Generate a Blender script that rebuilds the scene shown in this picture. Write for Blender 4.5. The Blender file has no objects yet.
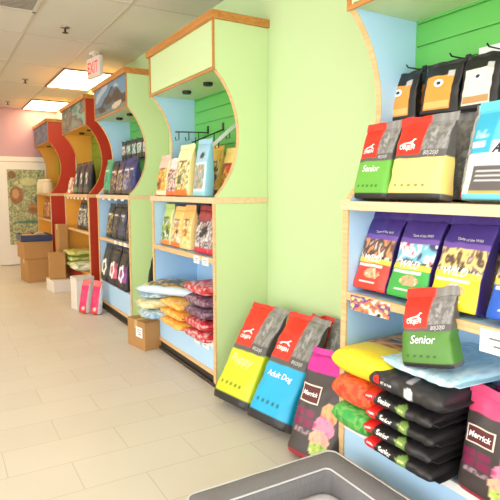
import bpy, bmesh, math, random
from mathutils import Vector, noise
R = math.radians
PI = math.pi
S = bpy.context.scene
C = S.collection
random.seed(7)

# ------------------------------------------------------------------ colours and materials
def lin(c):
    return tuple(((v/255)/12.92 if v/255 <= .04045 else ((v/255+.055)/1.055)**2.4) for v in c)

MATS = {}
def mat(name, col, rough=.5, spec=.5, coat=0, metal=0, bump=None, mottle=0):
    """principled material; mottle = faint noise variation of the colour, bump = (scale, strength)"""
    if name in MATS: return MATS[name]
    m = bpy.data.materials.new(name); m.use_nodes = True
    nt = m.node_tree; b = nt.nodes['Principled BSDF']
    c = lin(col)
    b.inputs['Base Color'].default_value = (*c, 1)
    b.inputs['Roughness'].default_value = rough
    b.inputs['Specular IOR Level'].default_value = spec
    b.inputs['Coat Weight'].default_value = coat
    b.inputs['Metallic'].default_value = metal
    tc = nt.nodes.new('ShaderNodeTexCoord')
    if mottle:
        n = nt.nodes.new('ShaderNodeTexNoise'); n.inputs['Scale'].default_value = 3.0; n.inputs['Detail'].default_value = 4
        mp = nt.nodes.new('ShaderNodeMapRange')
        mp.inputs['To Min'].default_value = 1-mottle; mp.inputs['To Max'].default_value = 1+mottle
        mx = nt.nodes.new('ShaderNodeVectorMath'); mx.operation = 'SCALE'
        mx.inputs[0].default_value = c
        nt.links.new(tc.outputs['Object'], n.inputs['Vector'])
        nt.links.new(n.outputs['Fac'], mp.inputs['Value'])
        nt.links.new(mp.outputs['Result'], mx.inputs['Scale'])
        nt.links.new(mx.outputs['Vector'], b.inputs['Base Color'])
    if bump:
        n = nt.nodes.new('ShaderNodeTexNoise'); n.inputs['Scale'].default_value = bump[0]
        bp = nt.nodes.new('ShaderNodeBump'); bp.inputs['Strength'].default_value = bump[1]; bp.inputs['Distance'].default_value = .002
        nt.links.new(tc.outputs['Object'], n.inputs['Vector'])
        nt.links.new(n.outputs['Fac'], bp.inputs['Height'])
        nt.links.new(bp.outputs['Normal'], b.inputs['Normal'])
    MATS[name] = m
    return m

def wood_mat(name, col, col2):
    m = mat(name, col, .42)
    nt = m.node_tree; b = nt.nodes['Principled BSDF']
    tc = nt.nodes.new('ShaderNodeTexCoord'); mp = nt.nodes.new('ShaderNodeMapping')
    mp.inputs['Scale'].default_value = (18, 2, 40)
    n = nt.nodes.new('ShaderNodeTexNoise'); n.inputs['Scale'].default_value = 2; n.inputs['Detail'].default_value = 6
    r = nt.nodes.new('ShaderNodeValToRGB')
    r.color_ramp.elements[0].color = (*lin(col2), 1); r.color_ramp.elements[1].color = (*lin(col), 1)
    r.color_ramp.elements[0].position = .3; r.color_ramp.elements[1].position = .62
    for a, c_ in ((tc.outputs['Object'], mp.inputs['Vector']), (mp.outputs['Vector'], n.inputs['Vector']),
                  (n.outputs['Fac'], r.inputs['Fac']), (r.outputs['Color'], b.inputs['Base Color'])):
        nt.links.new(a, c_)
    return m

def attr_mat(name, rough, coat=0):
    m = bpy.data.materials.new(name); m.use_nodes = True
    nt = m.node_tree; b = nt.nodes['Principled BSDF']
    a = nt.nodes.new('ShaderNodeAttribute'); a.attribute_name = 'print'
    nt.links.new(a.outputs['Color'], b.inputs['Base Color'])
    b.inputs['Roughness'].default_value = rough; b.inputs['Coat Weight'].default_value = coat
    b.inputs['Coat Roughness'].default_value = .25
    return m
FILM = attr_mat('printed_film', .42, .15)
PAPER = attr_mat('printed_paper', .6)

def emit_mat(name, col, st):
    m = bpy.data.materials.new(name); m.use_nodes = True
    b = m.node_tree.nodes['Principled BSDF']
    b.inputs['Base Color'].default_value = (*lin(col), 1)
    b.inputs['Emission Color'].default_value = (*lin(col), 1); b.inputs['Emission Strength'].default_value = st
    return m

def floor_mat():
    m = bpy.data.materials.new('floor_tiles'); m.use_nodes = True
    nt = m.node_tree; b = nt.nodes['Principled BSDF']
    tc = nt.nodes.new('ShaderNodeTexCoord'); mp = nt.nodes.new('ShaderNodeMapping')
    mp.inputs['Location'].default_value = (-.205, -2.238, 0)
    br = nt.nodes.new('ShaderNodeTexBrick')
    br.inputs['Scale'].default_value = 1; br.inputs['Brick Width'].default_value = .56; br.inputs['Row Height'].default_value = .27
    br.inputs['Mortar Size'].default_value = .0022; br.inputs['Mortar Smooth'].default_value = .2; br.inputs['Bias'].default_value = 0
    br.offset = .5
    br.inputs['Color1'].default_value = (*lin((216, 208, 195)), 1)
    br.inputs['Color2'].default_value = (*lin((212, 203, 190)), 1)
    br.inputs['Mortar'].default_value = (*lin((190, 181, 167)), 1)
    n = nt.nodes.new('ShaderNodeTexNoise'); n.inputs['Scale'].default_value = 2.2; n.inputs['Detail'].default_value = 6
    mr = nt.nodes.new('ShaderNodeMapRange'); mr.inputs['To Min'].default_value = .94; mr.inputs['To Max'].default_value = 1.04
    sc = nt.nodes.new('ShaderNodeVectorMath'); sc.operation = 'SCALE'
    L = nt.links.new
    L(tc.outputs['Object'], mp.inputs['Vector']); L(mp.outputs['Vector'], br.inputs['Vector'])
    L(tc.outputs['Object'], n.inputs['Vector']); L(n.outputs['Fac'], mr.inputs['Value'])
    L(br.outputs['Color'], sc.inputs[0]); L(mr.outputs['Result'], sc.inputs['Scale']); L(sc.outputs['Vector'], b.inputs['Base Color'])
    b.inputs['Roughness'].default_value = .38
    return m

def fabric_mat(name, c1, c2, scale):
    m = mat(name, c1, .9, .2)
    nt = m.node_tree; b = nt.nodes['Principled BSDF']
    tc = nt.nodes.new('ShaderNodeTexCoord'); ch = nt.nodes.new('ShaderNodeTexBrick')
    ch.inputs['Scale'].default_value = scale
    ch.inputs['Color1'].default_value = (*lin(c1), 1); ch.inputs['Color2'].default_value = (*lin(c2), 1); ch.inputs['Mortar'].default_value = (*lin(c2), 1)
    bp = nt.nodes.new('ShaderNodeBump'); bp.inputs['Strength'].default_value = .3; bp.inputs['Distance'].default_value = .002
    nt.links.new(tc.outputs['Object'], ch.inputs['Vector']); nt.links.new(ch.outputs['Color'], b.inputs['Base Color'])
    nt.links.new(ch.outputs['Fac'], bp.inputs['Height']); nt.links.new(bp.outputs['Normal'], b.inputs['Normal'])
    return m

GREENWALL = mat('pale_green_paint', (198, 220, 166), .6, .3, mottle=.015)
GREENPANEL = mat('pale_green_laminate', (202, 224, 168), .4, .4)
SLATGREEN = mat('slatwall_green', (98, 184, 84), .45)
SLATLIME = mat('slatwall_lime', (128, 158, 40), .45)
BLUE = mat('sky_blue_laminate', (178, 216, 246), .4)
RED = mat('brick_red_laminate', (176, 44, 26), .4)
AMBER = mat('amber_laminate', (232, 170, 62), .45)
WOOD = wood_mat('light_maple_edging', (226, 190, 138), (210, 170, 118))
WOODTOP = wood_mat('maple_shelf', (232, 204, 166), (220, 188, 148))
TRIM = wood_mat('honey_oak_crown', (196, 132, 62), (176, 112, 48))
KICK = mat('dark_toe_kick', (58, 48, 38), .6)
BLACK = mat('black_plastic', (18, 18, 20), .45)
STEEL = mat('dark_steel', (92, 100, 98), .35, metal=.8)
WHITE = mat('white_card', (236, 236, 232), .6)
INKGREY = mat('grey_ink', (120, 120, 124), .6)
CARTON = mat('corrugated_cardboard', (178, 134, 84), .85, .2, mottle=.06)
CARTONDARK = mat('cardboard_inside', (140, 102, 62), .9, .2)
TAPE = mat('brown_packing_tape', (196, 160, 110), .3)

# ------------------------------------------------------------------ mesh helpers
def link(name, bm_or_me, m, parent=None, smooth=False):
    if isinstance(bm_or_me, bmesh.types.BMesh):
        me = bpy.data.meshes.new(name); bmesh.ops.recalc_face_normals(bm_or_me, faces=bm_or_me.faces[:])
        bm_or_me.to_mesh(me); bm_or_me.free()
    else: me = bm_or_me
    if m and not me.materials: me.materials.append(m)
    if smooth:
        for p in me.polygons: p.use_smooth = True
    o = bpy.data.objects.new(name, me); C.objects.link(o)
    if parent: o.parent = parent
    return o

def box(bm, x0, x1, y0, y1, z0, z1, bev=0):
    vs = [bm.verts.new((x, y, z)) for x in (x0, x1) for y in (y0, y1) for z in (z0, z1)]
    fs = [bm.faces.new([vs[i] for i in q]) for q in ((0,1,3,2),(4,6,7,5),(0,4,5,1),(2,3,7,6),(0,2,6,4),(1,5,7,3))]
    if bev:
        es = list({e for f in fs for e in f.edges})
        bmesh.ops.bevel(bm, geom=es, offset=bev, segments=2, affect='EDGES', profile=.5)
    return bm

def B(*a, **k):
    return box(bmesh.new(), *a, **k)

def boxes(lst, bev=0):
    bm = bmesh.new()
    for l in lst: box(bm, *l, bev=bev)
    return bm

def prism_y(bm, pts, y0, y1):
    """extrude an (x,z) outline from y0 to y1"""
    a = [bm.verts.new((x, y0, z)) for x, z in pts]; b = [bm.verts.new((x, y1, z)) for x, z in pts]
    bm.faces.new(a); bm.faces.new(b[::-1])
    n = len(pts)
    for i in range(n): bm.faces.new((a[i], a[(i+1) % n], b[(i+1) % n], b[i]))
    return bm

def tube(bm, pts, r, seg=8, closed=False):
    rings = []
    P = [Vector(p) for p in pts]; n = len(P)
    for i, p in enumerate(P):
        if closed: t = P[(i+1) % n]-P[i-1]
        else: t = P[min(i+1, n-1)]-P[max(i-1, 0)]
        t.normalize()
        up = Vector((0, 0, 1)) if abs(t.z) < .9 else Vector((1, 0, 0))
        a = t.cross(up).normalized(); b = t.cross(a)
        rings.append([bm.verts.new(p+a*math.cos(k*2*PI/seg)*r+b*math.sin(k*2*PI/seg)*r) for k in range(seg)])
    for i in range(n if closed else n-1):
        q, w = rings[i], rings[(i+1) % n]
        for k in range(seg): bm.faces.new((q[k], q[(k+1) % seg], w[(k+1) % seg], w[k]))
    if not closed:
        bm.faces.new(rings[0][::-1]); bm.faces.new(rings[-1])
    return bm

def lathe(bm, prof, cx, cy, z0, seg=24):
    rings = [[bm.verts.new((cx+r*math.cos(k*2*PI/seg), cy+r*math.sin(k*2*PI/seg), z0+z)) for k in range(seg)] for r, z in prof]
    for q, w in zip(rings, rings[1:]):
        for k in range(seg): bm.faces.new((q[k], q[(k+1) % seg], w[(k+1) % seg], w[k]))
    bm.faces.new(rings[0][::-1]); bm.faces.new(rings[-1])
    return bm

def tag(o, label, cat, group=None):
    o['label'] = label; o['category'] = cat
    if group: o['group'] = group
    return o

def struct(name, bm, m, parent=None):
    o = link(name, bm, m, parent); o['kind'] = 'structure'
    return o

def thing(name, label, cat, loc=(0, 0, 0), rot=(0, 0, 0), group=None):
    o = bpy.data.objects.new(name, None); C.objects.link(o)
    o.empty_display_size = .05
    o.location = loc; o.rotation_euler = rot
    return tag(o, label, cat, group)

TEXTS = {}
def text_verts(s, bold=0, shear=0):
    """the outline of a word as triangles, scaled to unit width and centred: (verts, faces, height)"""
    k = (s, bold, shear)
    if k in TEXTS: return TEXTS[k]
    cu = bpy.data.curves.new('word', 'FONT'); cu.body = s; cu.resolution_u = 3
    cu.offset = bold; cu.shear = shear; cu.align_x = 'CENTER'; cu.align_y = 'CENTER'
    o = bpy.data.objects.new('word', cu); C.objects.link(o)
    dg = bpy.context.evaluated_depsgraph_get(); dg.update()
    me = bpy.data.meshes.new_from_object(o.evaluated_get(dg))
    bm = bmesh.new(); bm.from_mesh(me); bmesh.ops.triangulate(bm, faces=bm.faces[:])
    V = [(v.co.x, v.co.y) for v in bm.verts]; F = [[v.index for v in f.verts] for f in bm.faces]
    bm.free(); bpy.data.meshes.remove(me); bpy.data.objects.remove(o); bpy.data.curves.remove(cu)
    x0, x1 = min(v[0] for v in V), max(v[0] for v in V); y0, y1 = min(v[1] for v in V), max(v[1] for v in V)
    w = x1-x0
    V = [((x-(x0+x1)/2)/w, (y-(y0+y1)/2)/w) for x, y in V]
    TEXTS[k] = (V, F, (y1-y0)/w)
    return TEXTS[k]

# ------------------------------------------------------------------ print designs: what is printed where on a bag
def pal(*cols, f=9, seed=0):
    """a photographic print: patches of a few colours"""
    cs = [lin(c) for c in cols]
    def g(u, v):
        n = noise.noise(Vector((u*f*.5+seed*3.7, v*f+seed, seed*1.3)))*.75+noise.noise(Vector((u*f*1.3, v*f*2.2, seed)))*.4
        t = min(.999, max(0, n*.9+.5))*(len(cs)-1)
        i = int(t); k = t-i
        k = min(1, max(0, (k-.3)/.4))
        j = min(i+1, len(cs)-1)
        return tuple(cs[i][q]*(1-k)+cs[j][q]*k for q in range(3))
    return g

def design(base, side, *rules):
    """rules: ('r',u0,u1,v0,v1,colour) rectangles or ('e',cu,cv,ru,rv,colour) ovals, later ones on top"""
    def fx(c): return c if callable(c) else (lambda col: (lambda u, v: col))(lin(c))
    bs, sd = fx(base), fx(side); rs = [(q[0], *q[1:5], fx(q[5])) for q in rules]
    def g(u, v, front):
        if not front: return sd(u, v)
        c = bs(u, v)
        for k, a, b, c0, d, col in rs:
            if k == 'r' and a <= u <= b and c0 <= v <= d: c = col(u, v)
            elif k == 'e' and ((u-a)/c0)**2+((v-b)/d)**2 <= 1: c = col(u, v)
        return c
    return g

GREYPHOTO = pal((112, 110, 108), (130, 128, 126), (150, 148, 146), (116, 114, 112), (172, 170, 168), f=9, seed=2)
def orijen(main, seed=1, light=False):
    mf, gf = lin(main), lin((96, 94, 92))
    return design(main, lambda u, v: mf if .07 < v < .55 else gf,
        ('r', -1, 1, .60, 1.1, GREYPHOTO), ('r', -1, 1, .53, .62, (92, 88, 86)),
        ('r', -1, .12, .58, 1.1, (222, 48, 30)),
        ('r', -1, 1, -.1, .07, (34, 32, 34)),
        ('e', -.62, .17, .06, .018, tuple(int(c*.6) for c in main)), ('e', -.36, .17, .06, .018, tuple(int(c*.6) for c in main)),
        ('e', -.10, .17, .06, .018, tuple(int(c*.6) for c in main)), ('e', .16, .17, .06, .018, tuple(int(c*.6) for c in main)),
        ('e', .42, .17, .06, .018, tuple(int(c*.6) for c in main)))

ACANA_D = design((238, 238, 236), (224, 226, 226),
    ('r', -1, 1, .62, 1.1, (98, 202, 226)), ('r', -1, -.35, .5, .96, (60, 178, 214)),
    ('r', -.9, -.5, .56, .62, (230, 240, 244)),
    ('r', -.85, -.45, .66, .76, pal((60, 178, 214), (180, 226, 238), f=14, seed=3)),
    ('r', -.72, 1, .08, .36, (96, 92, 94)), ('r', .45, .72, .13, .19, (206, 204, 204)),
    ('r', -.62, .1, .29, .305, (214, 214, 214)), ('r', -.62, .1, .245, .26, (214, 214, 214)), ('r', -.62, .1, .2, .215, (214, 214, 214)),
    ('r', -1, 1, -.1, .06, (110, 204, 226)), ('r', -.72, 1, .06, .085, (190, 176, 90)))

VEG = pal((232, 120, 150), (240, 150, 90), (226, 96, 60), (244, 190, 180), f=8, seed=6)
def merrick(top):
    return design((66, 56, 54), (54, 48, 48),
        ('r', -1, 1, .83, 1.1, top),
        ('r', -.9, -.1, .3, .46, (128, 28, 74)), ('r', -.9, -.1, .375, .388, (66, 56, 54)), ('r', -.5, -.46, .3, .46, (66, 56, 54)),
        ('r', -.8, -.1, .22, .28, pal((66, 56, 54), (170, 140, 150), f=20, seed=4)),
        ('e', .50, .47, .34, .11, pal((226, 120, 60), (244, 170, 110), (214, 90, 60), f=8, seed=3)),
        ('e', .38, .34, .42, .10, pal((216, 96, 150), (232, 140, 170), (190, 60, 120), f=8, seed=5)),
        ('e', .30, .22, .40, .09, pal((240, 160, 150), (244, 186, 150), (226, 120, 110), f=8, seed=8)),
        ('e', .40, .12, .46, .07, pal((70, 150, 50), (180, 206, 90), (230, 230, 150), f=12, seed=9)),
        ('r', -1, 1, -.1, .035, (176, 44, 60)))

def tow(main, sky, seed):
    return design((62, 44, 128), (54, 40, 112),
        ('r', -1, 1, .42, .72, pal(*sky, f=4.5, seed=seed)),
        ('r', -1, 1, .70, .76, (112, 82, 168)),
        ('r', -1, 1, .40, .46, pal((40, 30, 30), (236, 226, 210), f=16, seed=seed+1)),
        ('r', -1, 1, -.1, .41, main), ('r', -1, 1, .36, .42, (238, 200, 70)),
        ('e', .1, .22, .45, .07, pal((246, 226, 200), (210, 160, 120), main, f=12, seed=seed+2)),
        ('r', -.8, .6, .315, .335, (250, 246, 236)), ('r', -.5, .4, .09, .105, (250, 246, 236)))

def coffee(label, strip):
    return design((26, 24, 26), (20, 19, 21),
        ('r', -.78, .6, .1, .78, label), ('r', .2, .55, .12, .22, (236, 232, 224)),
        ('r', -.72, .55, .12, .26, strip), ('r', .3, .6, .74, .86, (196, 194, 190)))

def patch(base, pcols, seed, side=None, top=None, foot=None, f=8):
    rg = random.Random(seed)
    rl = [('r', -1, 1, .12, .8, pal(base, *pcols, f=f*.6, seed=seed))]
    for k in range(5):
        c = rg.choice(pcols)
        rl.append(('e', rg.uniform(-.6, .6), rg.uniform(.2, .7), rg.uniform(.12, .4), rg.uniform(.04, .1), pal(c, tuple(int(q*.55) for q in c), c, f=14, seed=seed+k)))
    rl.append(('r', -.6, .55, .70, .75, (246, 244, 236) if sum(base) < 500 else (90, 60, 50)))
    if top: rl.append(('r', -1, 1, .76, 1.1, top))
    if foot: rl.append(('r', -1, 1, -.1, .13, foot))
    return design(base, side or base, *rl)

# ------------------------------------------------------------------ upright bags
class Bag:
    """an upright gusseted bag: flat foot, bulging body, flat sealed top. Front faces -y, origin at the foot's centre"""
    def __init__(s, W, H, T, seed=0, wr=.006, bend=0, k=5, pinch=.10, taper=2.4):
        s.W, s.H, s.T, s.seed, s.wr, s.bend, s.k, s.pinch, s.taper = W, H, T, seed, wr, bend, k, pinch, taper
    def p(s, v):
        foot = 1-.12*max(0, 1-v/.06)**2
        return foot*(max(0, 1-v**s.taper)**.72*(1-.02)+.02)
    def pt(s, u, v, sgn):
        k = s.k
        yy = max(0, 1-abs(u)**k)**(1/k)
        p = s.p(v)
        hw = s.W/2*(1-.05*math.sin(PI*min(1, v*1.05))-.04*max(0, 1-v/.05)**2)
        x = u*hw*(1-s.pinch*min(1, v*1.6)*(1-yy)*(p > .1))
        y = sgn*s.T/2*p*yy
        q = Vector((x*9, v*s.H*9, s.seed*5.1+sgn*2))
        w = noise.noise(q)*.6+noise.noise(q*2.6)*.4
        env = (.35+.65*v)*(.4+.6*abs(u))
        y += w*s.wr*env*1.6
        q2 = Vector((v*7, s.seed*3.3, u*.4))
        x += noise.noise(q2)*s.wr*.9*abs(u)
        z = v*s.H+noise.noise(Vector((u*2.2, s.seed, v)))*s.wr*1.2*v
        y += s.bend*v*v
        return Vector((x, y, z))
    def body(s, name, dz, nf=28, nv=36):
        us = []
        for i in range(nf+1):
            t = -1+2*i/nf; us.append(math.copysign(1-(1-abs(t))**1.5, t))
        ring = [(u, -1) for u in us]+[(u, 1) for u in us[-2:0:-1]]
        bm = bmesh.new(); lay = bm.verts.layers.float_color.new('print')
        rows = []
        for j in range(nv+1):
            v = j/nv; row = []
            for u, sg in ring:
                vt = bm.verts.new(s.pt(u, v, sg)); vt[lay] = (*dz(u, v, sg < 0 and abs(u) < .955), 1); row.append(vt)
            rows.append(row)
        n = len(ring)
        for a, b in zip(rows, rows[1:]):
            for i in range(n):
                f = bm.faces.new((a[i], a[(i+1) % n], b[(i+1) % n], b[i])); f.smooth = True
        bm.faces.new(rows[0][::-1]); bm.faces.new(rows[-1])
        me = bpy.data.meshes.new(name); bm.to_mesh(me); bm.free(); me.materials.append(FILM)
        return me
    def seal(s, name, dz, h=.03, n=20):
        bm = bmesh.new(); lay = bm.verts.layers.float_color.new('print')
        cols = []
        for i in range(n+1):
            u = -1+2*i/n; col = []
            b0 = s.pt(u, 1, -1); b1 = s.pt(u, 1, 1); mid = (b0+b1)/2
            for (dy, hz) in ((-.0022, -.004), (-.0022, h*.5), (-.0016, h), (.0016, h), (.0022, h*.5), (.0022, -.004)):
                wv = noise.noise(Vector((u*3, s.seed*2.1, hz*20)))*s.wr*hz/h
                vt = bm.verts.new((mid.x, mid.y+dy+wv+2*s.bend*hz/s.H, mid.z+hz)); c = dz(u, 1, True)
                vt[lay] = (*c, 1); col.append(vt)
            cols.append(col)
        for a, b in zip(cols, cols[1:]):
            for q in range(6): bm.faces.new((a[q], b[q], b[(q+1) % 6], a[(q+1) % 6]))
        bm.faces.new(cols[0]); bm.faces.new(cols[-1][::-1])
        bmesh.ops.recalc_face_normals(bm, faces=bm.faces[:])
        me = bpy.data.meshes.new(name); bm.to_mesh(me); bm.free(); me.materials.append(FILM)
        return me
    def word(s, txt, cu, cv, w, m, bold=.01, shear=0, off=.0022, parent=None, name='lettering', rot=0):
        """printed word on the front: centre (cu,cv), width w in metres"""
        V, F, hh = text_verts(txt, bold, shear)
        bm = bmesh.new(); vs = []
        ca, sa = math.cos(rot), math.sin(rot)
        for x, y in V:
            x, y = x*ca-y*sa, x*sa+y*ca
            u = cu+x*w/(s.W/2); v = cv+y*w/s.H
            u = max(-.98, min(.98, u)); v = max(.01, min(.99, v))
            p = s.pt(u, v, -1); vs.append(bm.verts.new((p.x, p.y-off, p.z)))
        for f in F:
            try: bm.faces.new([vs[i] for i in f])
            except ValueError: pass
        return link(name, bm, m, s.body_o)
    def patchmesh(s, u0, u1, v0, v1, m, parent, name, oval=False, off=.0016, n=10):
        bm = bmesh.new()
        if oval:
            cu, cv = (u0+u1)/2, (v0+v1)/2
            ring = []
            ctr = bm.verts.new(s.pt(cu, cv, -1)+Vector((0, -off, 0)))
            for i in range(24):
                a = i*2*PI/24
                ring.append(bm.verts.new(s.pt(cu+(u1-u0)/2*math.cos(a), cv+(v1-v0)/2*math.sin(a), -1)+Vector((0, -off, 0))))
            for i in range(24): bm.faces.new((ctr, ring[i], ring[(i+1) % 24]))
        else:
            g = [[bm.verts.new(s.pt(u0+(u1-u0)*i/n, v0+(v1-v0)*j/n, -1)+Vector((0, -off, 0))) for i in range(n+1)] for j in range(n+1)]
            for j in range(n):
                for i in range(n): bm.faces.new((g[j][i], g[j][i+1], g[j+1][i+1], g[j+1][i]))
        return link(name, bm, m, s.body_o)

RZ = R(-90)      # front of a thing turned towards the aisle (-x)
def upright(name, label, loc, W, H, T, dz, seed=0, lean=0, rz=RZ, group=None, roll=0, seal=.03, words=(), near=False, cat='bag', **k):
    """loc: middle of the foot"""
    b = Bag(W, H, T, seed, **k)
    z = loc[2]+T/2*math.sin(abs(lean))+abs(W/2*math.sin(roll))
    t = thing(name, label, cat, (loc[0], loc[1], z), (-lean, roll, rz), group)
    nf, nv = (44, 60) if near else (20, 26)
    b.body_o = link('bag_body', b.body('bag_body', dz, nf, nv), None, t)
    if seal: link('sealed_top', b.seal('sealed_top', dz, seal), None, t)
    for w in words: b.word(*w[:4], w[4], parent=t, **(w[5] if len(w) > 5 else {}))
    return t, b

# ------------------------------------------------------------------ bags lying flat
class Pillow:
    """a bag lying on its back: length L along x, depth W along y (-y = towards the aisle), thickness T, origin under its middle"""
    def __init__(s, L, W, T, seed=0, wr=.006, n=3.0, e=5, sag=0):
        s.L, s.W, s.T, s.seed, s.wr, s.n, s.e, s.sag = L, W, T, seed, wr, n, e, sag
    def pt(s, q, a):
        """q in -1..1 along the length, a the angle round it (pi = aisle side, pi/2 = top)"""
        e = max(0, 1-abs(q)**s.e)**(1/2.2)*.97+.03
        c, d = math.cos(a), math.sin(a)
        y = math.copysign(abs(c)**(2/s.n), c)*s.W/2*(.93+.07*e)
        z = math.copysign(abs(d)**(2/s.n), d)*s.T/2*e
        w = noise.noise(Vector((q*s.L*10, y*10, s.seed*4.3+(d > 0))))*.6+noise.noise(Vector((q*s.L*24, y*24, s.seed)))*.4
        if d > -.2: z += w*s.wr*1.2
        y += noise.noise(Vector((q*5, s.seed*2.7, d)))*s.wr*1.2
        x = q*s.L/2
        z -= s.sag*q*q
        return Vector((x, y, z+s.T/2))
    def body(s, name, dz, nq=30, na=36):
        bm = bmesh.new(); lay = bm.verts.layers.float_color.new('print')
        rows = []
        for i in range(nq+1):
            t = -1+2*i/nq; q = math.copysign(1-(1-abs(t))**1.5, t); row = []
            for k in range(na):
                a = 2*PI*k/na; vt = bm.verts.new(s.pt(q, a))
                vt[lay] = (*dz(q, math.cos(a), math.sin(a)), 1); row.append(vt)
            rows.append(row)
        for a, b in zip(rows, rows[1:]):
            for k in range(na):
                f = bm.faces.new((a[k], a[(k+1) % na], b[(k+1) % na], b[k])); f.smooth = True
        bm.faces.new(rows[0]); bm.faces.new(rows[-1][::-1])
        bmesh.ops.recalc_face_normals(bm, faces=bm.faces[:])
        me = bpy.data.meshes.new(name); bm.to_mesh(me); bm.free(); me.materials.append(FILM)
        return me
    def seal(s, name, dz, end, h=.025):
        c = lin((0, 0, 0)); bm = bmesh.new(); lay = bm.verts.layers.float_color.new('print'); cols = []
        for i in range(13):
            y = (-1+2*i/12)*s.W/2*.9; col = []
            zz = s.T/2-s.sag
            for dx, dzv in ((-.006, -.002), (h, -.0015), (h, .0015), (-.006, .002)):
                wv = noise.noise(Vector((y*14, s.seed*1.7, dx*8)))*s.wr*1.5
                vt = bm.verts.new((end*(s.L/2+dx), y, zz+dzv+wv)); vt[lay] = (*dz(end, -.3, .9), 1); col.append(vt)
            cols.append(col)
        for a, b in zip(cols, cols[1:]):
            for q in range(4): bm.faces.new((a[q], b[q], b[(q+1) % 4], a[(q+1) % 4]))
        bm.faces.new(cols[0]); bm.faces.new(cols[-1][::-1])
        bmesh.ops.recalc_face_normals(bm, faces=bm.faces[:])
        me = bpy.data.meshes.new(name); bm.to_mesh(me); bm.free(); me.materials.append(FILM)
        return me
    def word(s, txt, cq, ch, w, m, bold=.01, parent=None, name='lettering', off=.002, top=False, shear=0):
        """word on the aisle side (ch = height -1..1) or on the top (ch = across, -1 aisle)"""
        V, F, hh = text_verts(txt, bold, shear); bm = bmesh.new(); vs = []
        for x, y in V:
            q = cq+x*w/(s.L/2)
            if top:
                c = max(-.97, min(.97, ch+y*w/(s.W/2))); a = math.acos(math.copysign(abs(c)**(s.n/2), c))
                o = Vector((0, 0, off))
            else:
                d = max(-.97, min(.97, ch+y*w/(s.T/2))); a = PI-math.asin(math.copysign(abs(d)**(s.n/2), d))
                o = Vector((0, -off, 0))
            vs.append(bm.verts.new(s.pt(q, a)+o))
        for f in F:
            try: bm.faces.new([vs[i] for i in f])
            except ValueError: pass
        return link(name, bm, m, s.body_o)

def lying(name, label, loc, L, W, T, dz, seed=0, rz=RZ, group=None, tilt=(0, 0), words=(), near=False, seals=(1, -1), **k):
    b = Pillow(L, W, T, seed, **k)
    t = thing(name, label, 'bag', loc, (tilt[0], tilt[1], rz), group)
    b.body_o = link('bag_body', b.body('bag_body', dz, *((56, 64) if near else (26, 30))), None, t)
    for e in seals: link('sealed_end', b.seal('sealed_end', dz, e), None, t)
    for w in words: b.word(*w[:4], w[4], parent=t, **(w[5] if len(w) > 5 else {}))
    return t, b

# ================================================================== the room
XF, XW = 1.518, 1.915          # front of the shelving, face of the right wall
YB, ZC = 10.0, 2.70            # back wall, ceiling
struct('floor', B(-4, 4.2, -2.5, YB+.1, -.06, 0), floor_mat())
struct('wall_right', B(XW, XW+.12, -2.5, YB, 0, ZC), GREENWALL)
MAUVE = mat('mauve_paint', (190, 152, 162), .6, .3)
struct('wall_back', B(-4, XW+.12, YB, YB+.1, 0, ZC), MAUVE)
struct('wall_left', B(-4.1, -4, 5.2, YB, 0, ZC), mat('cream_paint', (226, 220, 208), .6, .3))
CEIL = mat('ceiling_tile', (212, 206, 196), .85, .2, bump=(180, .25), mottle=.02)
LX = (1.35, 1.95)
# ceiling as slabs round the light and vent openings is unnecessary: panels are surface mounted in the grid
struct('ceiling', B(-4, XW+.12, -2.5, YB, ZC, ZC+.08), CEIL)
gl = []
x = -3.45
while x < 1.9:
    gl.append((x-.012, x+.012, -2.5, YB, ZC-.004, ZC)); x += .6
y = -2.0
while y < YB:
    gl.append((-4, XW, y-.008, y+.008, ZC-.003, ZC)); y += 1.2083
struct('trim_1', boxes(gl), mat('ceiling_grid_metal', (196, 186, 168), .6))
# the white lower part of the back wall and its door
WHITEPAINT = mat('white_gloss_paint', (232, 228, 220), .45)
struct('trim_2', boxes([(-4, 1.9, YB-.035, YB-.001, 1.80, 1.88), (-4, .82, YB-.02, YB-.001, 0, 1.80)]), WHITEPAINT)
d1 = struct('door_1', boxes([(.88, 1.86, YB-.05, YB-.002, .01, 1.79)], .004), WHITEPAINT)
struct('door_frame', boxes([(.82, .879, YB-.065, YB-.001, 0, 1.80), (1.861, 1.90, YB-.065, YB-.001, 0, 1.80)]), WHITEPAINT)

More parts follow.
